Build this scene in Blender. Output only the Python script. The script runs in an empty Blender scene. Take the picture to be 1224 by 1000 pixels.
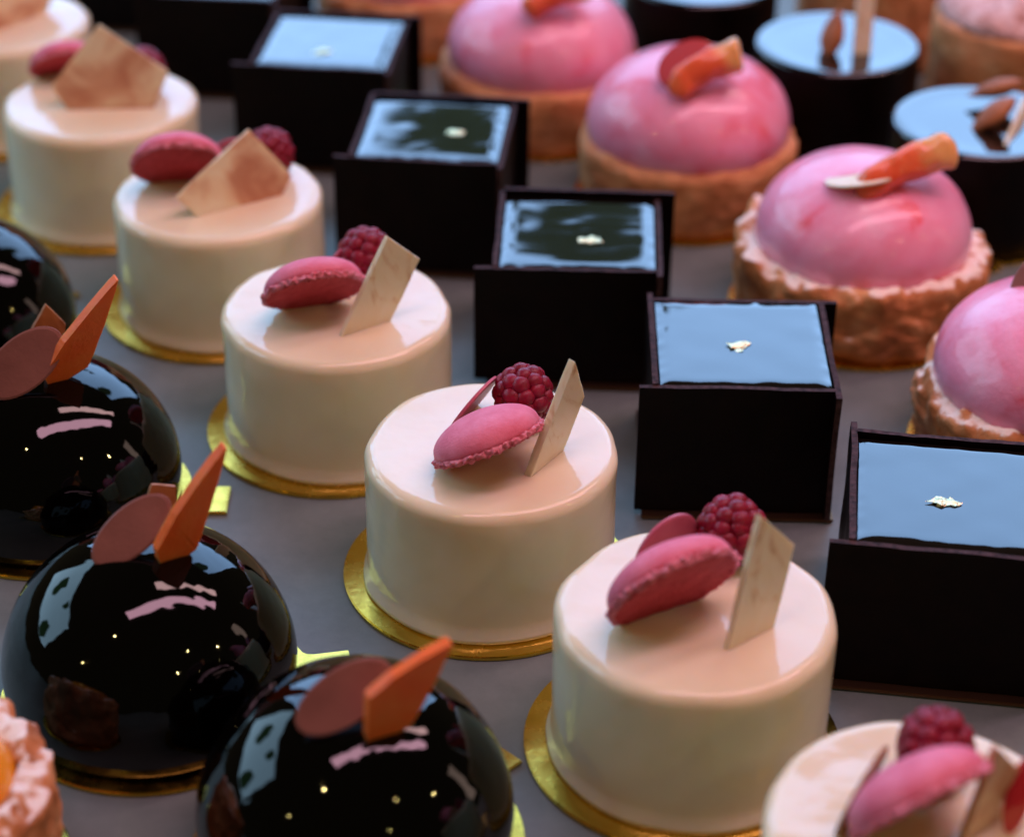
import bpy, bmesh, math, random
from mathutils import Vector, Matrix, noise
R_ = math.radians
scene = bpy.context.scene
COL = scene.collection
rnd = random.Random(7)

# ------------------------------------------------------------------ camera
PW, PH = 1224.0, 1000.0            # photograph's size
FPX = 2565.37                      # focal length in photograph pixels
CAM = Vector((0, 0, 0.36305))
PITCH, ROLL = 0.56329, -0.0100751
cp, sp = math.cos(PITCH), math.sin(PITCH)
FW = Vector((0, cp, -sp)); U0 = Vector((0, sp, cp)); X0 = Vector((1, 0, 0))
UP = U0 * math.cos(ROLL) + X0 * math.sin(ROLL)
RT = X0 * math.cos(ROLL) - U0 * math.sin(ROLL)
cd = bpy.data.cameras.new('camera'); cam = bpy.data.objects.new('camera', cd); COL.objects.link(cam)
m = Matrix((RT, UP, -FW)).transposed().to_4x4(); m.translation = CAM
cam.matrix_world = m
cd.sensor_width = 36; cd.sensor_fit = 'HORIZONTAL'; cd.lens = 36 * FPX / PW
cd.clip_start = 0.01; cd.clip_end = 50
cd.dof.use_dof = True; cd.dof.focus_distance = 0.583; cd.dof.aperture_fstop = 7.6
cd.dof.aperture_blades = 0
scene.camera = cam

# ------------------------------------------------------------------ world and lamps
scene.view_settings.view_transform = 'Standard'; scene.view_settings.look = 'None'
scene.view_settings.exposure = 0.0; scene.view_settings.gamma = 1.0
scene.view_settings.use_curve_mapping = False
scene.cycles.use_denoising = True
scene.cycles.max_bounces = 10
W = bpy.data.worlds.new('World'); scene.world = W; W.use_nodes = True
bg = W.node_tree.nodes['Background']; bg.inputs[0].default_value = (1.0, 0.86, 0.52, 1); bg.inputs[1].default_value = 0.036
TGT = Vector((0, 0.56, 0.03))

def pol(az, el, d):
    a, e = R_(az), R_(el)
    return TGT + Vector((math.sin(a) * math.cos(e), math.cos(a) * math.cos(e), math.sin(e))) * d

def area_lamp(name, pos, w, h, col, radiance, roll=0, tex=None):
    l = bpy.data.lights.new(name, 'AREA'); l.shape = 'RECTANGLE'; l.size = w; l.size_y = h
    l.color = col; l.energy = radiance * w * h * math.pi
    o = bpy.data.objects.new(name, l); COL.objects.link(o)
    q = (TGT - pos).to_track_quat('-Z', 'Y'); o.rotation_euler = (q.to_matrix() @ Matrix.Rotation(R_(roll), 3, 'Z')).to_euler(); o.location = pos
    if tex:                          # daylight through a window with foliage outside it
        l.use_nodes = True; nt = l.node_tree; em = nt.nodes['Emission']
        g = nt.nodes.new('ShaderNodeNewGeometry')
        nz = nt.nodes.new('ShaderNodeTexNoise'); nz.inputs['Scale'].default_value = tex['sc']; nz.inputs['Detail'].default_value = 5; nz.inputs['Roughness'].default_value = .5
        asp = nt.nodes.new('ShaderNodeMapping'); asp.inputs['Scale'].default_value = (w, h, 1)
        nt.links.new(g.outputs['Parametric'], asp.inputs[0]); nt.links.new(asp.outputs[0], nz.inputs['Vector'])
        acc = None
        def mth(op, a, b=None):
            m_ = nt.nodes.new('ShaderNodeMath'); m_.operation = op
            for k_, v_ in enumerate((a, b)):
                if v_ is None: continue
                if hasattr(v_, 'links'): nt.links.new(v_, m_.inputs[k_])
                else: m_.inputs[k_].default_value = v_
            return m_.outputs[0]
        for (u, v, r) in tex['clumps']:                    # distance to each clump of leaves, in metres on the window
            vd = nt.nodes.new('ShaderNodeVectorMath'); vd.operation = 'DISTANCE'; vd.inputs[1].default_value = (u * w, v * h, 0)
            nt.links.new(asp.outputs[0], vd.inputs[0]); d_ = mth('SUBTRACT', vd.outputs['Value'], r)
            acc = d_ if acc is None else mth('MINIMUM', acc, d_)
        fac = mth('ADD', acc, mth('MULTIPLY', mth('SUBTRACT', nz.outputs['Fac'], .5), tex['amp']))
        rp = nt.nodes.new('ShaderNodeValToRGB'); rp.color_ramp.elements[0].position = .495; rp.color_ramp.elements[1].position = .53
        rp.color_ramp.elements[0].color = (*tex['dark'], 1); rp.color_ramp.elements[1].color = (1, 1, 1, 1)
        nt.links.new(mth('ADD', fac, .5), rp.inputs[0]); nt.links.new(rp.outputs[0], em.inputs['Color'])
    return o

area_lamp('window_daylight', pol(-2, 30, 2.4), 2.9, 1.4, (0.33, 0.58, 1.0), 5.0,
          tex=dict(sc=2.6, amp=.34, dark=(.02, .03, .01), clumps=[(.442, .402, .10), (.492, .298, .10), (.14, .9, .22), (.86, .95, .2)]))
area_lamp('side_window_daylight', pol(-72, 26, 2.4), 2.2, 1.2, (0.43, 0.71, 0.95), 3.9,
          tex=dict(sc=2.2, amp=.5, dark=(.02, .05, .015), clumps=[(.3, .5, .2), (.75, .2, .25), (.62, .85, .12)]))
area_lamp('warm_side_glow', pol(84, 16, 2.2), 0.22, 0.9, (1.0, 0.70, 0.58), 2.0)
pt = area_lamp('pink_tube', Vector((0.48, 0.52, 1.30)), 1.75, 0.19, (1.0, 0.52, 0.68), 11.5)
pt.rotation_euler = (0, 0, R_(27))
cl = area_lamp('second_tube', Vector((0.58, 0.97, 1.22)), 1.25, 0.12, (1.0, 0.60, 0.60), 11.0)
cl.rotation_euler = (0, 0, R_(27))
for (az, el, d) in ((-146, 54, 2.2), (-132, 28, 2.4), (108, 30, 2.4), (152, 26, 2.3), (137, 42, 2.2)):
    l = bpy.data.lights.new('ceiling_spot', 'POINT'); l.energy = 4.6; l.shadow_soft_size = .011; l.color = (1, .76, .30)
    o = bpy.data.objects.new('ceiling_spot', l); COL.objects.link(o); o.location = pol(az, el, d)

# ------------------------------------------------------------------ layout: where a line of sight meets a height z / a distance y
def ray(px, py): return FW + RT * ((px - PW / 2) / FPX) + UP * ((PH / 2 - py) / FPX)
def un(px, py, z):
    d = ray(px, py); return CAM + d * ((z - CAM.z) / d.z)
def uny(px, py, y):
    d = ray(px, py); return CAM + d * ((y - CAM.y) / d.y)
def camv(a, b, c): return (RT * a + UP * b - FW * c).normalized()   # right, up, towards the viewer

# ------------------------------------------------------------------ materials
def mat(name, col, rough=.5, metal=0, sss=0, sssr=(1, .5, .3), ssss=.003, coat=0, coat_r=.05, ior=1.45, spec=.5, trans=0):
    M = bpy.data.materials.new(name); M.use_nodes = True
    b = M.node_tree.nodes['Principled BSDF']; i = b.inputs
    i['Base Color'].default_value = (*col, 1); i['Roughness'].default_value = rough; i['Metallic'].default_value = metal
    i['IOR'].default_value = ior; i['Specular IOR Level'].default_value = spec
    i['Subsurface Weight'].default_value = sss; i['Subsurface Radius'].default_value = sssr; i['Subsurface Scale'].default_value = ssss
    i['Coat Weight'].default_value = coat; i['Coat Roughness'].default_value = coat_r
    i['Transmission Weight'].default_value = trans
    return M
class N:
    def __init__(s, M): s.M = M; s.t = M.node_tree; s.b = s.t.nodes['Principled BSDF']; s.tc = s.t.nodes.new('ShaderNodeTexCoord'); s.pos = s.t.nodes.new('ShaderNodeNewGeometry').outputs['Position']
    def noise(s, sc, det=4, ro=.55, co='Object', stretch=None, dist=0):
        n = s.t.nodes.new('ShaderNodeTexNoise'); n.inputs['Scale'].default_value = sc; n.inputs['Detail'].default_value = det
        n.inputs['Roughness'].default_value = ro; n.inputs['Distortion'].default_value = dist
        src = s.tc.outputs[co] if stretch else s.pos      # world position, so that no two copies share a pattern
        if stretch:
            mp = s.t.nodes.new('ShaderNodeMapping'); mp.inputs['Scale'].default_value = stretch; s.t.links.new(src, mp.inputs[0]); src = mp.outputs[0]
        s.t.links.new(src, n.inputs['Vector']); return n.outputs['Fac']
    def ramp(s, fac, stops):
        r = s.t.nodes.new('ShaderNodeValToRGB'); e = r.color_ramp.elements
        while len(e) < len(stops): e.new(.5)
        for k, (p, c) in enumerate(stops): e[k].position = p; e[k].color = (*c, 1) if len(c) == 3 else c
        s.t.links.new(fac, r.inputs[0]); return r.outputs[0]
    def mix(s, fac, a, b):
        n = s.t.nodes.new('ShaderNodeMix'); n.data_type = 'RGBA'
        for k, v in ((0, fac), (6, a), (7, b)):
            if hasattr(v, 'links'): s.t.links.new(v, n.inputs[k])
            else: n.inputs[k].default_value = v if k == 0 else (*v, 1)
        return n.outputs[2]
    def set(s, name, v): s.t.links.new(v, s.b.inputs[name])
    def bump(s, h, st=.3, d=.001):
        n = s.t.nodes.new('ShaderNodeBump'); n.inputs['Strength'].default_value = st; n.inputs['Distance'].default_value = d
        s.t.links.new(h, n.inputs['Height']); s.t.links.new(n.outputs[0], s.b.inputs['Normal'])
g3 = lambda v: (v, v, v)

M_white = mat('white_glaze', (.83, .70, .55), .09, sss=.6, sssr=(1, .72, .45), ssss=.006, spec=.55)
n = N(M_white); n.set('Base Color', n.ramp(n.noise(35, 3), [(.3, (.81, .71, .47)), (.7, (.86, .785, .56))]))
n.bump(n.noise(75, 3, .45), .32, .0014)
M_black = mat('dark_mirror_glaze', (.0006, .0003, .0003), .03, ior=1.43)
n = N(M_black); n.bump(n.noise(42, 3, .45, dist=.5), .26, .003)
M_choc = mat('dark_chocolate', (.011, .005, .0035), .42, spec=.12)
n = N(M_choc); n.set('Roughness', n.ramp(n.noise(80, 5), [(.3, g3(.34)), (.7, g3(.55))])); n.bump(n.noise(300, 3), .08, .0005)
n.set('Base Color', n.ramp(n.noise(160, 6), [(.35, (.0022, .0006, .0005)), (.72, (.0050, .0016, .0012))]))
M_chocedge = mat('scraped_chocolate_edge', (.085, .045, .048), .75, spec=.2)
n = N(M_chocedge); n.set('Base Color', n.ramp(n.noise(500, 5), [(.35, (.022, .010, .009)), (.65, (.075, .038, .038))])); n.bump(n.noise(900, 4), .5, .0006)
M_topglaze = mat('black_cube_glaze', (.006, .004, .003), .05, ior=1.5, coat=.6, coat_r=.03)
n = N(M_topglaze); n.bump(n.noise(120, 4), .012, .0005)
M_core = mat('cake_core', (.03, .014, .01), .6)
M_gold = mat('gold_board', (.62, .40, .05), .26, metal=1)
n = N(M_gold); n.set('Roughness', n.ramp(n.noise(160, 4), [(.3, g3(.15)), (.7, g3(.34))])); n.bump(n.noise(420, 4), .16, .0004)
n.set('Base Color', n.ramp(n.noise(30, 3), [(.3, (.66, .42, .05)), (.7, (.80, .56, .10))]))
M_dimgold = mat('dull_bronze_board', (.20, .115, .06), .38, metal=1)
M_leaf = mat('gold_leaf', (.95, .82, .45), .3, metal=1)
n = N(M_leaf); n.bump(n.noise(700, 3), .8, .001)
M_pink = mat('pink_glaze', (.86, .25, .36), .3, sss=.5, sssr=(1, .6, .65), ssss=.007, coat=.4, coat_r=.07)
n = N(M_pink)
base = n.ramp(n.noise(42, 4, dist=.6), [(.33, (.88, .13, .19)), (.43, (.94, .30, .45)), (.60, (.96, .39, .55)), (.76, (.97, .54, .66))])
n.set('Base Color', base); n.bump(n.noise(90, 8, .68), .45, .0016)
M_paste = mat('baked_pastry', (.45, .19, .08), .7, sss=.15, ssss=.002)
n = N(M_paste)
crust = n.ramp(n.noise(95, 6), [(.25, (.30, .10, .03)), (.5, (.60, .23, .075)), (.75, (.78, .42, .18))])
geo = n.t.nodes.new('ShaderNodeNewGeometry'); sx = n.t.nodes.new('ShaderNodeSeparateXYZ'); n.t.links.new(geo.outputs['Normal'], sx.inputs[0])
ad = n.t.nodes.new('ShaderNodeMath'); ad.operation = 'MULTIPLY_ADD'; ad.inputs[1].default_value = .55; n.t.links.new(sx.outputs[2], ad.inputs[0]); n.t.links.new(n.noise(150, 4), ad.inputs[2])
n.set('Base Color', n.mix(n.ramp(ad.outputs[0], [(.90, g3(0)), (1.06, g3(1))]), crust, (.90, .78, .66))); n.bump(n.noise(260, 6), .7, .0015)
M_short = mat('smooth_tart_shell', (.55, .25, .12), .7, sss=.2, ssss=.002)
n = N(M_short); n.set('Base Color', n.ramp(n.noise(120, 6), [(.3, (.48, .17, .055)), (.55, (.68, .30, .12)), (.78, (.82, .46, .23))])); n.bump(n.noise(300, 5), .5, .001)
M_powder = mat('pink_sugar_powder', (.72, .45, .42), .9)
n = N(M_powder); n.set('Base Color', n.ramp(n.noise(140, 6, .7), [(.35, (.42, .20, .16)), (.5, (.70, .44, .41)), (.7, (.86, .68, .66))])); n.bump(n.noise(220, 6), .9, .002)
M_mac = mat('macaron_shell', (.78, .16, .24), .55, sss=.35, sssr=(1, .35, .3), ssss=.002)
n = N(M_mac); n.set('Base Color', n.ramp(n.noise(170, 5), [(.3, (.70, .12, .19)), (.7, (.82, .22, .31))])); n.bump(n.noise(1100, 5, .7), .5, .0005)
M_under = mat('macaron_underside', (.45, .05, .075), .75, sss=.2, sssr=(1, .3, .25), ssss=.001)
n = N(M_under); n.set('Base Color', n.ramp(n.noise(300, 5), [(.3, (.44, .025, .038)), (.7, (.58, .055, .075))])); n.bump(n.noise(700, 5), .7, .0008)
M_foot = mat('macaron_foot', (.72, .17, .22), .75, sss=.35, sssr=(1, .35, .3), ssss=.0015)
n = N(M_foot); n.set('Base Color', n.ramp(n.noise(700, 4), [(.3, (.55, .09, .12)), (.65, (.80, .27, .33))])); n.bump(n.noise(1100, 4), .8, .0008)
M_rasp = mat('raspberry_red', (.25, .004, .02), .38, sss=.3, sssr=(1, .12, .1), ssss=.002, spec=.35)
n = N(M_rasp); n.set('Base Color', n.ramp(n.noise(300, 3), [(.3, (.17, .002, .013)), (.7, (.28, .006, .03))])); n.bump(n.noise(1500, 3), .25, .0003)
M_tile = mat('marbled_white_chocolate', (.75, .6, .42), .38, sss=.4, sssr=(1, .7, .4), ssss=.002)
n = N(M_tile); n.set('Base Color', n.ramp(n.noise(28, 5, .6, stretch=(4, 1, 2), dist=1.6), [(.30, (.46, .24, .10)), (.37, (.74, .56, .32)), (.45, (.88, .78, .55)), (.75, (.92, .86, .68))])); n.bump(n.noise(260, 4), .25, .0006)
M_blush = mat('blush_marbled_chocolate', (.6, .4, .28), .42, sss=.3, sssr=(1, .6, .4), ssss=.002)
n = N(M_blush); n.set('Base Color', n.ramp(n.noise(44, 4, .5, dist=1.4), [(.34, (.54, .25, .13)), (.45, (.68, .41, .23)), (.55, (.82, .67, .40)), (.66, (.86, .78, .52))])); n.bump(n.noise(260, 4), .2, .0006)
M_disc = mat('rose_chocolate_disc', (.42, .13, .12), .45)
n = N(M_disc); n.set('Base Color', n.ramp(n.noise(70, 4), [(.3, (.20, .072, .055)), (.7, (.29, .11, .085))])); n.bump(n.noise(900, 3), .2, .0004)
M_disc2 = mat('pink_chocolate_disc', (.55, .10, .16), .4)
n = N(M_disc2); n.set('Base Color', n.ramp(n.noise(70, 4), [(.3, (.48, .08, .13)), (.7, (.60, .15, .21))]))
M_orange = mat('orange_chocolate', (.80, .17, .03), .42, sss=.55, sssr=(1, .4, .1), ssss=.002)
n = N(M_orange); n.set('Base Color', n.ramp(n.noise(120, 5), [(.3, (.92, .16, .02)), (.7, (.97, .25, .05))])); n.bump(n.noise(700, 5), .35, .0006)
M_caramel = mat('caramel_chocolate', (.33, .11, .03), .4)
n = N(M_caramel); n.set('Base Color', n.ramp(n.noise(160, 4), [(.3, (.27, .08, .022)), (.7, (.42, .16, .05))]))
M_fruit = mat('grapefruit_flesh', (.88, .16, .05), .2, sss=.6, sssr=(1, .35, .12), ssss=.004, coat=.5)
n = N(M_fruit)
sg = n.t.nodes.new('ShaderNodeSeparateXYZ'); n.t.links.new(n.tc.outputs['Generated'], sg.inputs[0])
aa = n.t.nodes.new('ShaderNodeMath'); aa.operation = 'MULTIPLY_ADD'; aa.inputs[1].default_value = .30; n.t.links.new(n.noise(210, 4), aa.inputs[0]); n.t.links.new(sg.outputs[0], aa.inputs[2])
flesh = n.ramp(n.noise(60, 4, stretch=(1, 3, 1)), [(.3, (.80, .07, .03)), (.7, (.90, .20, .07))])
n.set('Base Color', n.mix(n.ramp(aa.outputs[0], [(.78, g3(0)), (.95, g3(1))]), flesh, (.86, .44, .15))); n.bump(n.noise(300, 4), .5, .001)
M_jelly = mat('red_jelly_disc', (.45, .025, .03), .2, sss=.5, ssss=.003, coat=.5)
M_almond = mat('almond_skin', (.36, .12, .035), .55)
n = N(M_almond); n.set('Base Color', n.ramp(n.noise(150, 5, stretch=(4, 4, .6)), [(.3, (.25, .075, .02)), (.7, (.48, .18, .06))])); n.bump(n.noise(260, 5, stretch=(4, 4, .5)), .6, .0008)
M_apricot = mat('apricot_filling', (.85, .33, .02), .12, sss=.5, sssr=(1, .5, .1), ssss=.004, coat=.6)
M_counter = mat('brushed_grey_counter', (.15, .155, .165), .42, metal=.3)
n = N(M_counter)
n.set('Base Color', n.ramp(n.noise(40, 10, .78), [(.25, (.12, .158, .148)), (.5, (.16, .202, .188)), (.75, (.20, .244, .228))]))
n.set('Roughness', n.ramp(n.noise(26, 6, .65), [(.3, g3(.46)), (.7, g3(.62))]))
n.bump(n.noise(90, 6, .7, stretch=(1, 14, 1)), .05, .0005)

# ------------------------------------------------------------------ helpers
def link(name, me, mats, parent=None, smooth=True):
    o = bpy.data.objects.new(name, me); COL.objects.link(o)
    for mm in (mats if isinstance(mats, (list, tuple)) else [mats]):
        if mm.name not in [x.name for x in me.materials if x]: me.materials.append(mm)
    if smooth:
        me.polygons.foreach_set('use_smooth', [True] * len(me.polygons))
    if parent: o.parent = parent
    return o
def tag(o, label, cat, group=None):
    o['label'] = label; o['category'] = cat
    if group: o['group'] = group
    return o
def empty(name, loc=(0, 0, 0), rz=0):
    o = bpy.data.objects.new(name, None); COL.objects.link(o); o.location = loc; o.rotation_euler = (0, 0, rz); o.empty_display_size = .01
    return o
def frame(o, loc, z, x=None):                      # put a thing at loc with its local z along z
    z = z.normalized(); x = (x or Vector((1, 0, 0)))
    x = (x - z * x.dot(z)).normalized(); y = z.cross(x)
    M = Matrix((x, y, z)).transposed().to_4x4(); M.translation = loc; o.matrix_world = M
def mesh(name, v, f):
    me = bpy.data.meshes.new(name); me.from_pydata([tuple(p) for p in v], [], f); me.update(); return me
def lathe(name, prof, seg=96, disp=None, cap_top=True, cap_bot=True):
    v, f = [], []
    for (r, z) in prof:
        for k in range(seg):
            a = 2 * math.pi * k / seg
            p = Vector((r * math.cos(a), r * math.sin(a), z))
            v.append(disp(p, a) if disp else p)
    for i in range(len(prof) - 1):
        for k in range(seg):
            k2 = (k + 1) % seg
            f.append((i * seg + k, i * seg + k2, (i + 1) * seg + k2, (i + 1) * seg + k))
    if cap_bot: f.append(tuple(reversed(range(seg))))
    if cap_top: f.append(tuple((len(prof) - 1) * seg + k for k in range(seg)))
    return mesh(name, v, f)
def fillet(cx, cz, r, a0, a1, n):
    return [(cx + r * math.cos(R_(a0 + (a1 - a0) * k / n)), cz + r * math.sin(R_(a0 + (a1 - a0) * k / n))) for k in range(n + 1)]
def box_bm(bm, x0, x1, y0, y1, z0, z1):
    r = bmesh.ops.create_cube(bm, size=1); 
    for q in r['verts']: q.co = Vector((x0 + (q.co.x + .5) * (x1 - x0), y0 + (q.co.y + .5) * (y1 - y0), z0 + (q.co.z + .5) * (z1 - z0)))
    return r['verts']
def bm_mesh(name, bm):
    me = bpy.data.meshes.new(name); bm.to_mesh(me); bm.free(); return me
def plate(name, pts, th, mats, parent=None, bev=.00025, rough=0, edge_mat=False, bend=None):
    """solid plate: outline pts (3-D, in order), thickness th on the side facing away from the viewer"""
    c = sum(pts, Vector()) / len(pts)
    nr = Vector()
    for a, b in zip(pts, pts[1:] + pts[:1]): nr += (a - c).cross(b - c)
    nr.normalize()
    if nr.dot(CAM - c) < 0: nr = -nr; pts = list(reversed(pts))
    pts = [p - nr * (p - c).dot(nr) for p in pts]
    P = []
    for a, b in zip(pts, pts[1:] + pts[:1]):
        k = 6
        for j in range(k):
            q = a.lerp(b, j / k)
            if rough: q = q + noise.noise_vector(q * 400 + Vector((len(P), 3, 1))) * rough
            P.append(q)
    n_ = len(P)
    if bend: P = [p + nr * bend(p) for p in P]
    V = [p - c for p in P] + [p - c - nr * th for p in P]
    bm = bmesh.new(); vs = [bm.verts.new(v) for v in V]
    bm.faces.new(vs[:n_]); bm.faces.new(list(reversed(vs[n_:])))
    for k in range(n_):
        ff = bm.faces.new((vs[k], vs[n_ + k], vs[n_ + (k + 1) % n_], vs[(k + 1) % n_]))
        if edge_mat: ff.material_index = 1
    es = [e for e in bm.edges if len(e.link_faces) == 2 and (len(e.link_faces[0].verts) > 4) != (len(e.link_faces[1].verts) > 4)]
    bmesh.ops.bevel(bm, geom=es, offset=bev, segments=2, affect='EDGES', profile=.6)
    bmesh.ops.recalc_face_normals(bm, faces=bm.faces)
    o = link(name, bm_mesh(name, bm), mats, parent, smooth=False); o.location = c
    return o
def oval(name, c, a, b, th, mats, seg=40):
    """thin disc: centre c, half-axis vectors a and b"""
    bm = bmesh.new(); nr = a.cross(b).normalized()
    if nr.dot(CAM - c) < 0: nr = -nr; b = -b
    vs = []
    for s, k in ((.93, 1), (1, .6), (1, -.6), (.93, -1)):
        vs.append([bm.verts.new(a * math.cos(t) * s + b * math.sin(t) * s + nr * th / 2 * k) for t in [2 * math.pi * j / seg for j in range(seg)]])
    bm.faces.new(vs[0]); bm.faces.new(list(reversed(vs[3])))
    for i in range(3):
        for j in range(seg): bm.faces.new((vs[i][j], vs[i + 1][j], vs[i + 1][(j + 1) % seg], vs[i][(j + 1) % seg]))
    bmesh.ops.recalc_face_normals(bm, faces=bm.faces)
    o = link(name, bm_mesh(name, bm), mats, smooth=False); o.location = c
    return o

# ------------------------------------------------------------------ the counter
bm = bmesh.new(); bmesh.ops.create_grid(bm, x_segments=2, y_segments=2, size=1.0)
o = link('counter', bm_mesh('counter', bm), M_counter); o.location = (0, .8, 0); o['kind'] = 'structure'

# ------------------------------------------------------------------ gold boards
def board_outline(r, tab_az, tab_len, tab_w, n=72):
    pts = []
    half = math.asin(min(.99, tab_w * 1.5 / r))
    a0 = R_(tab_az)
    for k in range(n + 1):
        a = a0 + half + (2 * math.pi - 2 * half) * k / n
        pts.append(Vector((r * math.cos(a), r * math.sin(a), 0)))
    d = Vector((math.cos(a0), math.sin(a0), 0)); s = Vector((-d.y, d.x, 0))
    e = r * math.cos(half)
    for side in (-1, 1):                                   # concave neck into a straight tab
        seq = [(e + tab_len * .06, tab_w * 1.22), (e + tab_len * .16, tab_w * 1.06), (e + tab_len * .3, tab_w), (e + tab_len, tab_w * 1.0)]
        for (u, w_) in (seq if side < 0 else list(reversed(seq))): pts.append(d * u + s * (w_ * side))
    return pts
def board(loc, r, label, tab_az=25, tab_len=.02, tab_w=.0095, group='gold boards under the round cakes'):
    pts = board_outline(r, tab_az, tab_len, tab_w)
    n_ = len(pts); th = .0011
    bm = bmesh.new()
    lo = [bm.verts.new(p + Vector((0, 0, .0003))) for p in pts]; hi = [bm.verts.new(p + Vector((0, 0, .0003 + th))) for p in pts]
    bm.faces.new(hi); bm.faces.new(list(reversed(lo)))
    for k in range(n_): bm.faces.new((lo[k], lo[(k + 1) % n_], hi[(k + 1) % n_], hi[k]))
    bmesh.ops.recalc_face_normals(bm, faces=bm.faces)
    es = [e for e in bm.edges if all(v in hi for v in e.verts)]
    bmesh.ops.bevel(bm, geom=es, offset=.0003, segments=2, affect='EDGES')
    o = link('gold_board', bm_mesh('gold_board', bm), M_gold, smooth=False); o.location = loc
    tag(o, label, 'cake board', group); return o
BT = .0014                                                 # top of a board

# ------------------------------------------------------------------ white cakes
CR, CH = .035, .04284
def white_cake(x, y, seed, label):
    fr = .0034
    prof = [(CR * .99, BT), (CR + .0006, BT + .0005), (CR + .0005, BT + .0016), (CR - .0002, .0045)]
    prof += [(CR - .0002 * (1 - k / 14), .0045 + (CH - fr - .0045) * k / 14) for k in range(1, 14)]
    prof += fillet(CR - fr, CH - fr, fr, 0, 90, 10)
    prof += [(CR - fr - .0006 - (CR - fr - .0014) * k / 12, CH - .00012 * math.sin(min(1, k / 3) * math.pi / 2)) for k in range(13)]
    def disp(p, a):
        q = Vector((p.x * 55, p.y * 55, p.z * 28 + seed * 7.3))
        k = noise.noise(q); k2 = noise.noise(Vector((math.cos(a) * 2.2, math.sin(a) * 2.2, seed * 3.1)))
        k3 = noise.noise(Vector((math.cos(a) * 4, math.sin(a) * 4, seed * 5.7 + 2)))
        r = math.hypot(p.x, p.y); rim = math.exp(-((p.z - (CH - .003)) / .0035) ** 2) * (1 if r > CR - .006 else max(0, 1 - (CR - .006 - r) / .006))
        d = Vector((p.x, p.y, 0)).normalized()
        w = min(1, r / .02)
        flare = math.exp(-((p.z - BT) / .003) ** 2) * (.0006 + .0005 * k2)
        return p + d * w * (.00038 * k + rim * (.0006 * k2 + .0004 * k3) + flare) + Vector((0, 0, rim * (.0006 * k2 + .0002 * k3) + (.00012 * k if p.z > CH - .001 else 0)))
    o = link('white_cake', lathe('white_cake', prof, 160, disp), M_white); o.location = (x, y, 0)
    tag(o, label, 'cake', 'white glazed cylinder cakes'); return o
WC = {0: (-.2035, .797), 1: (-.1512, .7209), 2: (-.0991, .6463), 3: (-.0537, .5693), 4: (-.0057, .4935), 5: (.0455, .4208), 6: (.0902, .3456)}
WL = {0: 'the white cake cut off by the top left corner', 1: 'the white cake whose tall tan tile hides its raspberry',
      2: 'the white cake bearing the diamond-standing blush tile', 3: 'the white cake with the rose macaron between two dark cubes and domes',
      4: 'the sharpest white cake, at the centre', 5: 'the largest fully seen white cake, lower right', 6: 'the blurred white cake in the bottom right corner'}
WK = {0: 'blurred white glazed cake cut off by the top left corner of the photo',
      1: 'white glazed cake at the left edge with a large tan marbled tile leaning on it',
      2: 'white glazed cake topped by a blush tile standing on its corner like a diamond',
      3: 'white glazed cake fourth from the front, with a frilly macaron and slim cream tile',
      4: 'sharp white glazed cake at the centre with a round raspberry and a pale macaron dome',
      5: 'white glazed cake second from the front, with an upright pink disc and bent tile',
      6: 'blurred front white glazed cake cut off by the bottom right corner'}
BK = {0: 'gold round board under the white cake in the top left corner',
      1: 'gold round board under the white cake at the left edge',
      2: 'gold round board under the white cake with the diamond-standing blush tile',
      3: 'gold round board under the fourth white cake from the front',
      4: 'gold round board under the sharp white cake at the centre',
      5: 'gold round board under the second white cake from the front',
      6: 'gold round board under the white cake in the bottom right corner'}
for k, (x, y) in WC.items():
    white_cake(x, y, k + 1, WK[k])
    board((x - .0012, y - .0005, 0), .0405, BK[k], tab_az=(70, 75, 72, 68, 64, 75, 70)[k])

# ------------------------------------------------------------------ macaron halves
def macaron_meshes(seed):
    R = .0153
    prof = [(R * .985 * math.cos(t), .0022 + .0078 * math.sin(t) ** .92) for t in [R_(a) for a in (0, 4, 9, 15, 22, 30, 38, 46, 54, 62, 70, 78, 84, 88)]]
    prof = [(R * .90, .0018), (R * .965, .0018)] + prof
    s = lathe('shell', prof, 72, lambda p, a: p * (1 + .015 * noise.noise(p * 120 + Vector((seed, 0, 0)))))
    def fd(p, a):
        d = Vector((p.x, p.y, 0)).normalized(); q = p * 900 + Vector((0, 0, seed * 9))
        rr = math.hypot(p.x, p.y)
        if rr < R * .9: return p + Vector((0, 0, .00025 * noise.noise(p * 420)))
        return p + d * (.0011 * noise.noise(q) + .0007 * noise.noise(q * 1.9) + .0004 * noise.noise(q * .3)) + Vector((0, 0, .0006 * noise.noise(q * .9 + Vector((9, 1, 1)))))
    fp = [(.0004, .0006), (R * .2, .0006), (R * .35, .0005), (R * .5, .0004), (R * .6, .0003), (R * .7, .0002), (R * .78, .0002), (R * .85, .0001), (R * .9, 0), (R * .95, -.0001), (R * .975, 0), (R * .995, .0002), (R * 1.012, .0005), (R * 1.02, .0008), (R * 1.02, .0011), (R * 1.015, .0014), (R * 1.002, .0017), (R * .985, .0019), (R * .95, .0021), (R * .8, .0021)]
    f = lathe('foot', fp, 260, fd, cap_top=False)
    return s, f
def macaron(px, py, z, n, label, scale=1, seed=0):
    s, f = macaron_meshes(seed)
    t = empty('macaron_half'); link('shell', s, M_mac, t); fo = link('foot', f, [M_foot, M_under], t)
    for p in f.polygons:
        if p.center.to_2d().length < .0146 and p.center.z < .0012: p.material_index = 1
    frame(t, un(px, py, z), camv(*n), RT); t.scale = (scale,) * 3
    tag(t, label, 'macaron', 'pink macaron halves on the white cakes')
macaron(78, 80, CH + .0045, (-.2, .9, -.15), 'pink macaron half mostly behind the large tan tile on the leftmost whole white cake', .85, seed=1)
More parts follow.
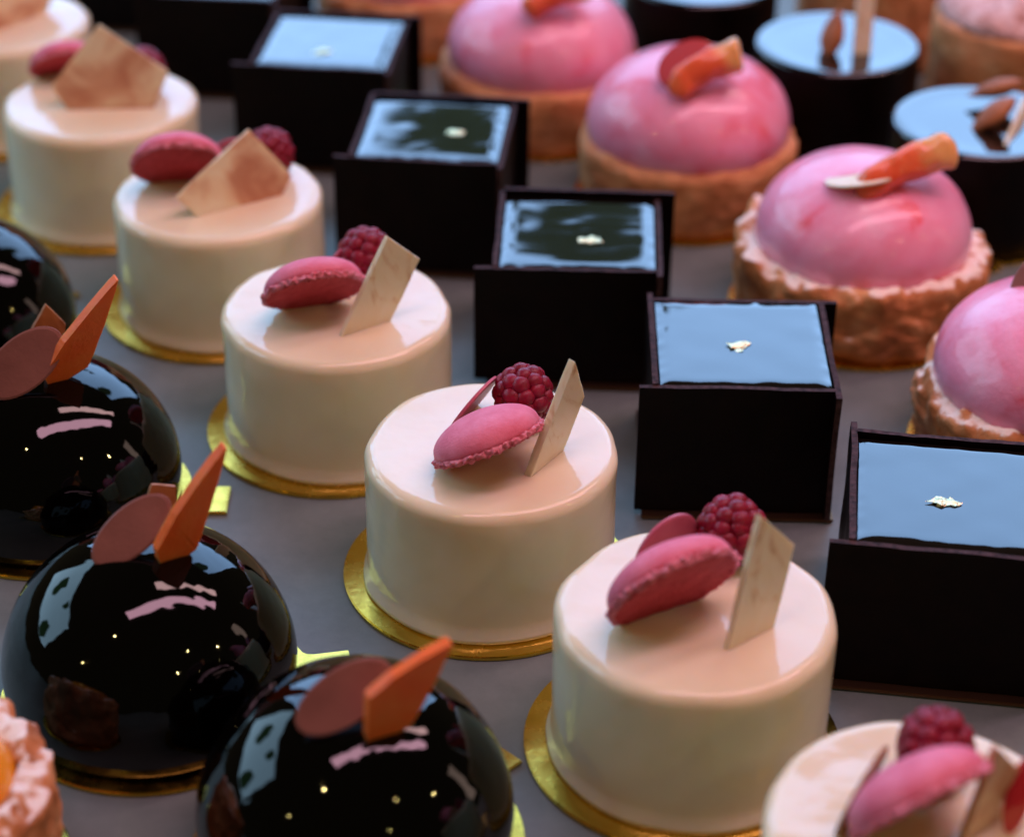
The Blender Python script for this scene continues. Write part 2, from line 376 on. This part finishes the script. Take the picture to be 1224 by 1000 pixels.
macaron(213, 200, CH + .0085, (-.10, .90, -.30), 'red-shadowed macaron half beside the diamond-standing blush tile', seed=2)
macaron(376, 351, CH + .0092, (-.20, .93, -.20), 'rose macaron half with its frilly foot and underside showing beside the slim cream tile', seed=3)
macaron(586, 533, CH + .0068, (-.36, .90, .16), 'pale pink macaron half, dome up, in front of the sharp round raspberry', seed=4)
macaron(808, 706, CH + .0110, (-.40, .82, -.36), 'deep pink macaron half with shaded underside before the upright pink disc', 1.1, seed=5)
macaron(1104, 962, CH + .0120, (-.42, .82, -.22), 'blurred pink macaron half in the bottom right corner', 1.06, seed=6)

# ------------------------------------------------------------------ raspberries
bm = bmesh.new(); bmesh.ops.create_icosphere(bm, subdivisions=2, radius=1); DR = bm_mesh('drupelet', bm); DR.materials.append(M_rasp)
DR.polygons.foreach_set('use_smooth', [True] * len(DR.polygons))
bm = bmesh.new(); bmesh.ops.create_uvsphere(bm, u_segments=20, v_segments=12, radius=1); RC = bm_mesh('core', bm)
for v in RC.vertices: v.co = (v.co.x * .0066, v.co.y * .0066, v.co.z * .0072)
def raspberry(px, py, z, axis, label, scale=1, seed=0):
    r = random.Random(seed)
    t = empty('raspberry'); link('core', RC, M_rasp, t)
    rows = [(85, 1), (58, 6), (33, 9), (10, 11), (-13, 11), (-36, 9), (-60, 6)]
    for i, (lat, cnt) in enumerate(rows):
        for j in range(cnt):
            a = 2 * math.pi * (j + (.5 if i % 2 else 0) + r.uniform(-.1, .1)) / cnt; la = R_(lat + r.uniform(-4, 4))
            d = Vector((math.cos(la) * math.cos(a), math.cos(la) * math.sin(a), math.sin(la)))
            o = bpy.data.objects.new('drupelet', DR); COL.objects.link(o); o.parent = t
            p = Vector((d.x * .0068, d.y * .0068, d.z * .0075)); s = .00262 * r.uniform(.9, 1.1)
            M = d.to_track_quat('Z', 'Y').to_matrix().to_4x4() @ Matrix.Diagonal((s, s * r.uniform(.9, 1.02), s * .8, 1)); M.translation = p
            o.matrix_local = M
    frame(t, un(px, py, z), camv(*axis)); t.scale = (scale,) * 3
    tag(t, label, 'raspberry', 'raspberries on the white cakes')
raspberry(170, 86, CH + .0075, (.3, .9, -.2), 'raspberry peeking out behind the upper right edge of the large tan tile', 1, 1)
raspberry(321, 184, CH + .0075, (.35, .9, -.1), 'raspberry behind the right shoulder of the diamond-standing blush tile', 1, 2)
raspberry(436, 306, CH + .0085, (.3, .9, -.1), 'raspberry wedged between the slim cream tile and the frilly macaron', 1, 3)
raspberry(626, 473, CH + .0090, (-.1, .75, .6), 'round raspberry in sharp focus on the centre cake', 1.0, 4)
raspberry(874, 634, CH + .0085, (.15, .95, .1), 'raspberry between the upright pink disc and the bent tile', 1.02, 5)
raspberry(1118, 893, CH + .0085, (.1, .9, .2), 'blurred dark raspberry at the bottom right corner', 1.0, 6)

# ------------------------------------------------------------------ chocolate tiles
def tile(A, B, C, dB, dC, label, m_=None, th=.0017, rough=.0002, lift=0):
    a = un(*A, CH - .0004); b = uny(*B, a.y + dB); c = uny(*C, a.y + dC); d = a + c - b
    o = plate('chocolate_tile', [a, b, c, d], th, m_ or M_tile, rough=rough); tag(o, label, 'chocolate tile', 'chocolate tiles on the white cakes'); return o
def tile_on(B0, B1, lean, pts, label, m_, th=.0017):
    """tile cut off by the cake's top along B0-B1, leaning back by lean degrees"""
    a, b = un(*B0, CH), un(*B1, CH); e = (b - a).normalized(); h_ = Vector((-e.y, e.x, 0))
    if h_.y < 0: h_ = -h_
    upv = Vector((0, 0, 1)) * math.cos(R_(lean)) + h_ * math.sin(R_(lean)); nr = e.cross(upv)
    P = []
    for p in pts:
        d = ray(*p); P.append(CAM + d * ((a - CAM).dot(nr) / d.dot(nr)))
    o = plate('chocolate_tile', [a - upv * .0015] + P + [b - upv * .0015], th, m_, rough=.0002); tag(o, label, 'chocolate tile', 'chocolate tiles on the white cakes')
tile_on((-25, 44), (52, 16), 12, [(-60, 12), (8, -70), (72, -24)], 'blurred brown tile on the white cake in the top left corner', M_blush)
tile_on((84, 131), (182, 129), 16, [(61, 104), (118, 30), (201, 86)], 'large tan marbled tile leaning back on the leftmost whole white cake', M_blush)
tile_on((240, 258), (333, 234), 14, [(212, 236), (298, 155), (349, 210)], 'blush square tile standing on its corner like a diamond', M_blush)
tile((408, 404), (464, 284), (502, 310), .006, .014, 'slim cream tile beside the frilly rose macaron')
tile((634, 571), (688, 433), (699, 474), .006, .016, 'thick cream tile seen almost edge-on beside the sharp raspberry', th=.0022)
tile((870, 779), (910, 617), (950, 651), .004, .012, 'tan and cream bent tile standing right of the deep pink macaron', rough=.0003)
tile((1150, 1010), (1193, 893), (1228, 930), .002, .012, 'blurred cream tile at the bottom right corner', M_blush)

# ------------------------------------------------------------------ small discs on the white cakes
def disc(C, A, B, y, dA, dB, label, m_, th=.0011, cat='chocolate disc', group='chocolate discs on the white cakes'):
    c = uny(*C, y); a = uny(*A, y + dA) - c; b = uny(*B, y + dB) - c
    b = b - a * (a.dot(b) / a.dot(a))
    o = oval('chocolate_disc', c, a, b, th, m_); tag(o, label, cat, group); return o
def ytop(px, py, z=CH + .006): return un(px, py, z).y
disc((272, 180), (292, 176), (274, 192), ytop(272, 180), .003, .004, 'dark pink disc edge between macaron and blush diamond tile', M_disc2)
disc((414, 312), (434, 300), (420, 326), ytop(414, 312), .003, .004, 'small pink disc peeking out behind the frilly macaron', M_disc2)
disc((566, 482), (593, 450), (569, 484), ytop(566, 482), .003, .009, 'thin rose disc seen edge-on left of the sharp raspberry', M_disc2)
disc((796, 655), (827, 617), (815, 672), ytop(796, 655), .004, .004, 'upright pink disc behind the deep pink macaron', M_disc2)
disc((1030, 945), (1058, 893), (1034, 947), ytop(1030, 945), .003, .009, 'blurred thin disc seen edge-on left of the blurred raspberry', M_caramel)

c = uny(1218, 950, un(1218, 985, CH).y); o = oval('red_disc', c, camv(.25, .95, 0) * .0085, camv(.9, -.1, .5) * .0028, .0015, M_jelly)  # plain disc for a small red shape, not known to be jelly
tag(o, 'blurred red disc touching the right edge at the bottom right corner', 'jelly disc')

# ------------------------------------------------------------------ black domes
def dome(x, y, r, label, seed):
    t0 = .0115
    prof = [(r * .90, BT), (r * .955, BT + .0006), (r * .985, .0045), (r, t0)]
    prof += [(r * math.cos(R_(a)), t0 + r * .95 * math.sin(R_(a))) for a in (3, 6, 10, 14, 18, 23, 28, 33, 38, 43, 48, 53, 58, 63, 68, 73, 77, 81, 84, 87, 89)]
    def disp(p, a):
        return p * (1 + .006 * noise.noise(p * 38 + Vector((seed * 3.3, 1, 2))))
    o = link('black_dome_cake', lathe('black_dome_cake', prof, 128, disp), M_black); o.location = (x, y, 0)
    tag(o, label, 'cake', 'black mirror-glazed dome cakes')
DC = {0: (-.1800, .6143, .036), 1: (-.1346, .5256, .0372), 2: (-.0933, .4380, .0380), 3: (-.0363, .3819, .0378)}
DL = {0: 'black glazed dome cut off by the left edge, only its right flank showing', 1: 'black glazed dome at the left edge with a long pink reflection and orange shard',
      2: 'black glazed dome seen whole, blue window reflections on its left shoulder', 3: 'blurred black glazed dome at the bottom edge of the photo'}
DB = {0: 'gold board under the black dome cut off by the left edge', 1: 'gold board with pointed tab under the black dome at the left edge',
      2: 'gold board with curved neck under the black dome seen whole', 3: 'gold board under the blurred black dome at the bottom edge'}
for k, (x, y, r) in DC.items():
    dome(x, y, r, DL[k], k); board((x + .0005, y, 0), r + .0022, DB[k], tab_az=(60, 1, 12, 45)[k], tab_len=(.01, .0120, .013, .010)[k], tab_w=.0068)

def on_dome(px, py, k):                                   # where a line of sight meets the upper part of dome k
    x, y, r = DC[k]; c = Vector((x, y, .0115)); d = ray(px, py); S = Vector((1 / r, 1 / r, 1 / (r * .95)))
    o_ = CAM - c; A_ = Vector((d.x * S.x, d.y * S.y, d.z * S.z)); B_ = Vector((o_.x * S.x, o_.y * S.y, o_.z * S.z))
    a, b, q = A_.dot(A_), 2 * A_.dot(B_), B_.dot(B_) - 1
    disc_ = max(0, b * b - 4 * a * q)
    return CAM + d * ((-b - math.sqrt(disc_)) / (2 * a))
def shard(A, T, Bm, L, k, dT, dB, label, th=.0026):
    """orange blade standing in dome k: A left corner, T tip, Bm right foot, L lowest point"""
    lo = on_dome(*L, k); y0 = lo.y
    a = uny(*A, y0 + .0005); t = uny(*T, y0 + dT); b = uny(*Bm, y0 + dB)
    w = t - a; out = (a - b).normalized()
    l1 = a + w * .35 + out * .0014; l2 = a + w * .7 + out * .0011
    r1 = b + (t - b) * .5 + (b - a) * .05
    dn = (lo - t).normalized() * .003
    o = plate('orange_shard', [a, l1, l2, t, t + (b - a) * .05, r1, b, b + dn * .8, lo + dn], th, M_orange, rough=.00012, bev=.0003)
    tag(o, label, 'chocolate shard', 'orange chocolate shards on the black domes')
shard((50, 443), (142, 340), (106, 428), (69, 462), 1, .003, .008, 'orange shard on the black dome at the left edge')
shard((184, 653), (273, 541), (234, 645), (204, 677), 2, .003, .008, 'sharp orange shard on the black dome seen whole')
shard((436, 826), (543, 778), (491, 852), (453, 896), 3, .003, .008, 'blurred orange shard on the bottom edge black dome')
def ddisc(C, A, B, z, label):
    disc(C, A, B, un(*C, z).y, .004, .003, label, M_disc, .0012, 'chocolate disc', 'rose chocolate discs on the black domes')
ddisc((28, 434), (71, 397), (14, 404), .053, 'rose brown disc on the black dome at the left edge')
ddisc((157, 634), (201, 595), (140, 611), .053, 'rose brown oval disc on the black dome seen whole')
ddisc((411, 832), (466, 794), (393, 803), .053, 'blurred rose brown disc on the bottom edge black dome')
def curl(pts, z, label):
    y = un(*pts[0], z).y
    o = plate('caramel_shard', [uny(*p, y + d) for p, d in zip(pts, (0, .003, .004, .003))], .0016, M_caramel, rough=.0002)
    tag(o, label, 'chocolate shard', 'caramel shards behind the rose discs')
curl([(36, 400), (55, 364), (79, 388), (76, 425)], .052, 'caramel pointed shard between rose disc and orange shard at the left edge')
curl([(176, 602), (181, 578), (211, 582), (212, 618)], .052, 'caramel shard tucked behind the rose disc of the whole dome')

# ------------------------------------------------------------------ chocolate cubes
def panel_mesh(x0, x1, y0, y1, h, seed):
    bm = bmesh.new(); box_bm(bm, x0, x1, y0, y1, .0016, h)
    es = [e for e in bm.edges]; bmesh.ops.subdivide_edges(bm, edges=es, cuts=14, use_grid_fill=True)
    for v in bm.verts:
        p = v.co
        k = .00045 * noise.noise(Vector((p.x * 60, p.y * 60, p.z * 50 + seed * 4)))
        if x1 - x0 > y1 - y0: p.y += k
        else: p.x += k
        if p.z > h - .0001: p.z += .00028 * noise.noise(Vector((p.x * 240, p.y * 240, seed * 2.7))) + .0003 * noise.noise(Vector((p.x * 50, p.y * 50, seed)))
    for f_ in bm.faces:
        nz = f_.normal; c = f_.calc_center_median()
        if c.z > h - .0012 and nz.z > .5: f_.material_index = 1
        if (x1 - x0 > y1 - y0 and abs(nz.x) > .7) or (x1 - x0 <= y1 - y0 and abs(nz.y) > .7): f_.material_index = 1
    return bm_mesh('side_panel', bm)
def cube_cake(x, y, yaw, label, ext=(.007, .006, .007, .006), leaf=True, seed=0, leafpx=(0, 0), back=.001, h=.0437):
    t = empty('chocolate_cube_cake', (x, y, 0), R_(yaw)); s = .0251; th = .0017
    e = ext
    for (a, k) in (((-s - e[0], s, -s - th, -s), 0), ((s, s + th, -s - e[1], s), 1), ((-s, s + e[2], s, s + th), 2), ((-s - th, -s, -s, s + e[3]), 3)):
        link('side_panel', panel_mesh(*a, h + (-.0003, -.0003, back, .0003)[k], seed * 5 + k), [M_choc, M_chocedge], t, smooth=False)
    bm = bmesh.new(); box_bm(bm, -s + .0003, s - .0003, -s + .0003, s - .0003, .0016, h - .0045); link('core', bm_mesh('core', bm), M_core, t, smooth=False)
    # glaze: a pillow with a meniscus at the panels
    g = 40; v, f = [], []
    for i in range(g + 1):
        for j in range(g + 1):
            u, w = i / g * 2 - 1, j / g * 2 - 1
            S = s - .0006
            m_ = max(abs(u), abs(w)); q = noise.noise(Vector((u * 2.5, w * 2.5, seed * 3.7)))
            edge = max(0, (m_ - .86) / .14)
            z = h - .0003 + .00010 * q * (1 - edge) - .0005 * edge ** 2 * (1 + .6 * noise.noise(Vector((u * 6, w * 6, seed))))
            v.append((u * S, w * S, z))
    for i in range(g):
        for j in range(g): f.append((i * (g + 1) + j, (i + 1) * (g + 1) + j, (i + 1) * (g + 1) + j + 1, i * (g + 1) + j + 1))
    link('glaze', mesh('glaze', v, f), M_topglaze, t)
    if leaf:
        bm = bmesh.new(); r = random.Random(seed + 40)
        for q in range(3):
            c = Vector((r.uniform(-.0022, .0022), r.uniform(-.0012, .0012),   .0001 + .0002 * q)); ring = []
            for k in range(11):
                a = 2 * math.pi * k / 11; rr = r.uniform(.001, .0030)
                ring.append(bm.verts.new(c + Vector((math.cos(a) * rr * 1.2, math.sin(a) * rr, r.uniform(-.00005, .0004)))))
            m2 = bm.verts.new(c + Vector((0, 0, .0004)))
            for k in range(11): bm.faces.new((m2, ring[k], ring[(k + 1) % 11]))
        r_ = bmesh.ops.extrude_face_region(bm, geom=bm.faces[:])
        for q in r_['geom']:
            if isinstance(q, bmesh.types.BMVert): q.co.z -= .00012
        lf = link('gold_leaf', bm_mesh('gold_leaf', bm), M_leaf, t, smooth=False)
        lf.location = Matrix.Rotation(-R_(yaw), 3, 'Z') @ (un(*leafpx, h) - Vector((x, y, h))) + Vector((0, 0, h - .0004))
    tag(t, label, 'cake', 'dark chocolate cube cakes')
    # square gold board
    bm = bmesh.new(); vs = box_bm(bm, -.0285, .0280, -.0300, .0295, .0003, .0014)
    bmesh.ops.bevel(bm, geom=bm.edges[:], offset=.0003, segments=2, affect='EDGES')
    return t, bm_mesh('gold_board', bm)
CB = [(.1162, .4680, -8, 'dark chocolate cube at the right edge with a white fleck on its pale blue top', (.0065, .005, .006, .006), (1130, 598)),
      (.0674, .5490, -1, 'dark chocolate cube whose sky-blue top has a tiny round gold fleck', (.0055, .0055, .006, .003), (879, 412)),
      (.0210, .6220, -2, 'dark chocolate cube with a dark blotch reflected in its top and two gold flecks', (.0075, .004, .0068, .002), (707, 287)),
      (-.0284, .6970, -5, 'dark chocolate cube with a mostly black top and a long gold fleck', (.0070, .005, .0065, .003), (543, 159)),
      (-.0712, .7790, -6, 'dark chocolate cube with a pale blue top just below the top edge of the photo', (.0085, .004, .006, .003), (385, 63)),
      (-.1205, .8480, -6, 'dark chocolate cube cut off by the top edge of the photo', (.007, .005, .006, .003), None),
      (-.1700, .9180, -6, 'farthest dark chocolate cube, only its front panel showing at the top edge', (.007, .005, .006, .003), None)]
CBL = ['gold board under the chocolate cube at the right edge', 'gold board under the chocolate cube with the round gold fleck', 'gold board under the chocolate cube with the dark blotch on top',
       'gold board under the chocolate cube with the mostly black top', 'gold board under the pale-topped chocolate cube near the top edge', 'gold board under the chocolate cube cut off by the top edge', 'gold board under the farthest chocolate cube']
for k, (x, y, a, lab, ext, lp) in enumerate(CB):
    t, bmsh = cube_cake(x, y, a, lab, ext, lp is not None, k + 1, lp or (0, 0), (.001, -.0006, .0018, .0010, .0008, .001, .001)[k], (.0455, .0440, .0425, .0440, .0430, .0435, .0435)[k])
    o = link('gold_board', bmsh, M_dimgold, smooth=False); o.location = (x, y, 0); o.rotation_euler = (0, 0, R_(a))
    tag(o, CBL[k], 'cake board', 'square gold boards under the chocolate cubes')

# ------------------------------------------------------------------ pink choux
def choux(x, y, r, zc, label, seed, rb, crag=1.0, hb=.026):
    t = empty('pink_choux', (x, y, 0))
    def pd(p, a):
        d = Vector((p.x, p.y, 0)); rr = d.length
        if rr < .001: return p
        d.normalize(); q = p * 95 + Vector((seed * 7, 0, 0))
        b = noise.noise(q) * .0020 + noise.noise(q * 2.3) * .0012 + noise.noise(q * 5) * .0006
        top = min(1, max(0, (p.z - hb * .55) / (hb * .45)))
        lob = noise.noise(Vector((math.cos(a) * 2.4, math.sin(a) * 2.4, seed))) * .0028 * top
        return p + d * (b * crag + lob * crag) + Vector((0, 0, (b * 1.2 + abs(noise.noise(q * 1.1)) * .0025 * top) * crag * (1 if p.z > .004 else 0)))
    prof = [(rb * .90, BT), (rb * .955, BT + .0008)]
    nz = 22
    prof += [(rb * (.955 + .045 * math.sin(min(1, k / nz * 1.3) * math.pi / 2)), BT + .0015 + (hb - .006) * k / nz) for k in range(1, nz + 1)]
    prof += [(rb - .0045 + .0045 * math.cos(R_(a)), hb - .0035 + .0045 * math.sin(R_(a))) for a in (15, 30, 45, 60, 75, 90)]
    prof += [(rb - .0045 - (rb * .45) * k / 10, hb + .001 - .0006 * k) for k in range(1, 11)]
    link('pastry_base', lathe('pastry_base', prof, 200, pd), M_paste if crag > .5 else M_short, t)
    lo = -38
    dp = [(r * math.cos(R_(a)), zc + r * .70 * math.sin(R_(a))) for a in range(lo, 90, 4)] + [(.0004, zc + r * .70)]
    def dd(p, a):
        q = (p - Vector((0, 0, zc))); return Vector((0, 0, zc)) + q * (1 + .018 * noise.noise(p * 45 + Vector((seed, 2, 0))) + .006 * noise.noise(p * 130 + Vector((seed, 2, 0))))
    link('glazed_dome', lathe('glazed_dome', dp, 110, dd), M_pink, t)
    tag(t, label, 'pastry', 'pink glazed choux pastries')
CX = [(-.0475, .8949, .0372, 'blurred pink choux cut off by the top edge beside the chocolate cubes', .0400, .45),
      (.0102, .8027, .0372, 'pink choux with a red candied piece cut off by the top edge', .0405, .45),
      (.0645, .7337, .0378, 'pink choux carrying a red jelly disc and yellow-tipped fruit wedge', .0405, .45),
      (.1183, .6489, .0366, 'pink choux on a cracked sugared base with an orange fruit strip pointing right', .0428, 1.0),
      (.1650, .5590, .0370, 'pink choux on a cracked base cut off by the right edge', .0410, 1.0)]
CXB = ['gold board under the pink choux farthest back', 'gold board under the pink choux with the red candied piece', 'gold board under the pink choux with the yellow-tipped wedge',
       'gold board under the pink choux with the orange strip', 'gold board under the pink choux cut off by the right edge']
for k, (x, y, r, lab, rb, cr) in enumerate(CX):
    choux(x, y, r, .0315 if cr < .5 else .0305, lab, k + 1, rb, cr)
    board((x, y, 0), rb + .001, CXB[k], tab_az=35, group='gold boards under the pink choux')

def wedge(p0, p1, w0, w1, h0, h1, label, name='fruit_strip'):
    """soft tapered slice of fruit from p0 to p1, its far end cut square; the paler end is rind"""
    d = (p1 - p0); L = d.length; n_ = 34; v, f = [], []
    for i in range(n_ + 1):
        s = i / n_; w_ = w0 + (w1 - w0) * s; hh = h0 + (h1 - h0) * s
        k0 = min(1, math.sqrt((s + .004) / .16)); k1 = min(1, math.sqrt((1.004 - s) / .05))
        endk = max(.12, k0 * (.55 + .45 * k1))
        for j in range(24):
            a = 2 * math.pi * j / 24; ca, sa = math.cos(a), math.sin(a)
            y_ = w_ * math.copysign(abs(ca) ** .55, ca) * endk; z_ = hh * math.copysign(abs(sa) ** .7, sa) * endk * (1 - .35 * max(0, ca))
            p = Vector((s * L + z_ * .25 * s, y_, z_ + .0022 * math.sin(s * 3.1)))
            v.append(p + noise.noise_vector(p * 150 + p0 * 50) * .0011 + noise.noise_vector(p * 420) * .0003)
    for i in range(n_):
        for j in range(24): f.append((i * 24 + j, i * 24 + (j + 1) % 24, (i + 1) * 24 + (j + 1) % 24, (i + 1) * 24 + j))
    f.append(tuple(reversed(range(24)))); f.append(tuple(n_ * 24 + j for j in range(24)))
    t = link(name, mesh(name, v, f), M_fruit)
    x = d.normalized(); z = (UP - x * UP.dot(x)).normalized(); y = z.cross(x)
    M = Matrix((x, y, z)).transposed().to_4x4(); M.translation = p0; t.matrix_world = M
    tag(t, label, 'candied fruit', 'fruit pieces on the pink choux')
ZT = .0555
y3 = un(1070, 215, ZT).y
wedge(uny(1022, 232, y3 - .004), uny(1140, 180, y3 + .004), .0042, .0052, .0050, .0062, 'orange fruit strip with tan tip on the cracked-base pink choux')
y2 = un(830, 100, ZT).y
wedge(uny(800, 110, y2 - .004), uny(886, 66, y2 + .004), .0040, .0060, .0050, .0062, 'yellow-tipped orange wedge on the pink choux beside the red jelly disc')
y1 = un(655, 15, ZT).y
wedge(uny(625, 12, y1), uny(705, -18, y1 + .005), .0045, .0050, .0060, .0060, 'red candied piece on the pink choux at the top edge')
o = oval('red_disc', uny(822, 78, y2 + .004), uny(858, 66, y2 + .006) - uny(822, 78, y2 + .004), uny(817, 50, y2 + .010) - uny(822, 78, y2 + .004), .0015, M_jelly)
tag(o, 'red jelly disc standing behind the yellow-tipped orange wedge', 'jelly disc', 'thin discs on the pink choux')
c = uny(1032, 212, y3 + .002); o = oval('chocolate_disc', c, uny(1078, 205, y3 + .002) - c, uny(1028, 203, y3 + .012) - c, .0011, M_tile)
tag(o, 'pale leaf-thin disc lying left of the orange fruit strip', 'chocolate disc', 'thin discs on the pink choux')
c = uny(1232, 335, un(1232, 335, .056).y); o = oval('chocolate_disc', c, camv(.5, .85, 0) * .009, camv(.8, -.5, .5) * .005, .0011, M_disc)
tag(o, 'rose brown disc on the pink choux cut off by the right edge', 'chocolate disc', 'thin discs on the pink choux')

# ------------------------------------------------------------------ dark round cakes with almonds
def round_cake(x, y, label, seed):
    r, h = .0325, .041
    prof = [(r * .985, BT), (r, BT + .001), (r, .008), (r, .016), (r, .024), (r, .031), (r, .036)] + fillet(r - .0022, h - .0022, .0022, 0, 90, 6)
    prof += [(r - .0022 - (r - .0030) * k / 8, h - .0003 * min(1, k / 2)) for k in range(1, 9)]
    o = link('dark_round_cake', lathe('dark_round_cake', prof, 110, lambda p, a: p * (1 + .004 * noise.noise(p * 40 + Vector((seed, 0, 0))))), [M_topglaze, M_choc])
    for p in o.data.polygons:
        if p.center.z < h - .0012: p.material_index = 1
    o.location = (x, y, 0); tag(o, label, 'cake', 'dark glazed round cakes')
for k, (x, y, l1, l2) in enumerate([(.0772, .8567, 'dark round cake cut off by the top edge behind a pink choux', 'gold board under the dark round cake at the top edge'),
                                (.1256, .7875, 'dark round cake with an upright almond and cream stick on its pale blue top', 'gold board under the dark round cake with the cream stick'),
                                (.1690, .7150, 'dark round cake at the right edge with two almonds lying on top', 'gold board under the dark round cake with two almonds')]):
    round_cake(x, y, l1, k); board((x, y, 0), .0362, l2, tab_az=35, group='gold boards under the dark round cakes')
av, af = [], []
for i in range(17):
    s = i / 16; rr = .0052 * math.sin(math.pi * s ** 1.25) ** .75 if 0 < i < 16 else .0002
    for j in range(18):
        a = 2 * math.pi * j / 18; p = Vector((rr * math.cos(a), rr * .62 * math.sin(a), (s - .5) * .021)); av.append(p + noise.noise_vector(p * 260) * .0003)
for i in range(16):
    for j in range(18): af.append((i * 18 + j, i * 18 + (j + 1) % 18, (i + 1) * 18 + (j + 1) % 18, (i + 1) * 18 + j))
AM = mesh('almond', av, af)
def almond(px, py, z, ax, label):
    o = link('almond', AM, M_almond); frame(o, un(px, py, z), camv(*ax), camv(.7, 0, .7)); tag(o, label, 'almond', 'almonds on the dark round cakes')
almond(996, 40, .0475, (-.22, -.95, -.1), 'almond standing upright beside the cream stick')
almond(1186, 138, .0450, (.80, .60, .1), 'almond lying nearest on the dark round cake at the right edge')
almond(1190, 106, .0470, (.9, .2, .2), 'almond behind another one on the dark round cake at the right edge')
ys = un(1028, 66, .041).y
o = plate('chocolate_stick', [uny(1020, 74, ys), uny(1027, -14, ys + .006), uny(1047, -12, ys + .007), uny(1040, 76, ys + .001)], .0022, M_tile, rough=.0001)
tag(o, 'cream chocolate stick standing beside the upright almond', 'chocolate stick')
o = plate('chocolate_stick', [uny(1208, 178, un(1208, 178, .041).y), uny(1220, 118, .722), uny(1236, 116, .723), uny(1222, 180, .712)], .0015, M_tile, rough=.0001)
tag(o, 'pale chocolate sliver beside two almonds at the right edge', 'chocolate stick')

# ------------------------------------------------------------------ sugared pastries behind
def puff(x, y, r, h, label, seed):
    t = empty('sugared_pastry', (x, y, 0))
    def pd(p, a):
        d = Vector((p.x, p.y, 0)).normalized(); q = p * 110 + Vector((seed * 5, 0, 0)); b = .0012 * noise.noise(q) + .0006 * noise.noise(q * 2.6)
        return p + d * b
    prof = [(r * .95, BT), (r * .985, .003)] + [(r, .003 + (h - .006) * k / 12) for k in range(1, 13)] + fillet(r - .003, h - .003, .003, 15, 90, 5) + [(r * .55, h)]
    link('pastry_base', lathe('pastry_base', prof, 120, pd), M_short, t)
    def td(p, a):
        q = p * 90 + Vector((seed * 3, 0, 0)); return p + Vector((0, 0, .0022 * noise.noise(q) + .0012 * noise.noise(q * 2.4))) + Vector((p.x, p.y, 0)).normalized() * .0014 * noise.noise(q)
    link('sugar_crust', lathe('sugar_crust', [(r * .90, h - .0012), (r * .95, h + .0004), (r * .93, h + .003), (r * .85, h + .0055), (r * .7, h + .0075), (r * .5, h + .009), (r * .3, h + .0096), (r * .1, h + .010), (.0004, h + .010)], 120, td), M_powder, t)
    tag(t, label, 'pastry', 'sugared pastries at the back'); 
puff(.2010, .8080, .0345, .046, 'sugared tan pastry with pink powdered top in the top right corner', 1)
puff(.1560, .8790, .0345, .046, 'tan pastry at the top edge behind the cream stick', 2)

# ------------------------------------------------------------------ tart in the near corner
P = un(-98, 932, .03)
t = empty('apricot_tart', (P.x, P.y, 0))
def pd(p, a):
    d = Vector((p.x, p.y, 0)).normalized(); q = p * 105; b = .0024 * noise.noise(q) + .0012 * noise.noise(q * 2.4) + .0006 * noise.noise(q * 5)
    return p + d * b + Vector((0, 0, b if p.z > .01 else 0))
rt_, ht = .0300, .032
prof = [(rt_ * .95, BT), (rt_, .004)] + [(rt_, .004 + (ht - .008) * k / 16) for k in range(1, 17)] + fillet(rt_ - .0045, ht - .0045, .0045, 15, 165, 10) + [(rt_ - .009, ht - .008)]
link('pastry_base', lathe('pastry_base', prof, 160, pd), M_paste, t)
link('apricot_filling', lathe('apricot_filling', [(rt_ - .0075, ht - .007), (rt_ - .0082, ht - .002), (rt_ - .012, ht + .0035), (rt_ * .4, ht + .006), (.0004, ht + .007)], 80), M_apricot, t)
tag(t, 'sugared tart with shiny orange filling in the bottom left corner', 'tart')
board((P.x, P.y, 0), rt_ + .002, 'gold board under the orange tart in the bottom left corner', tab_az=200)
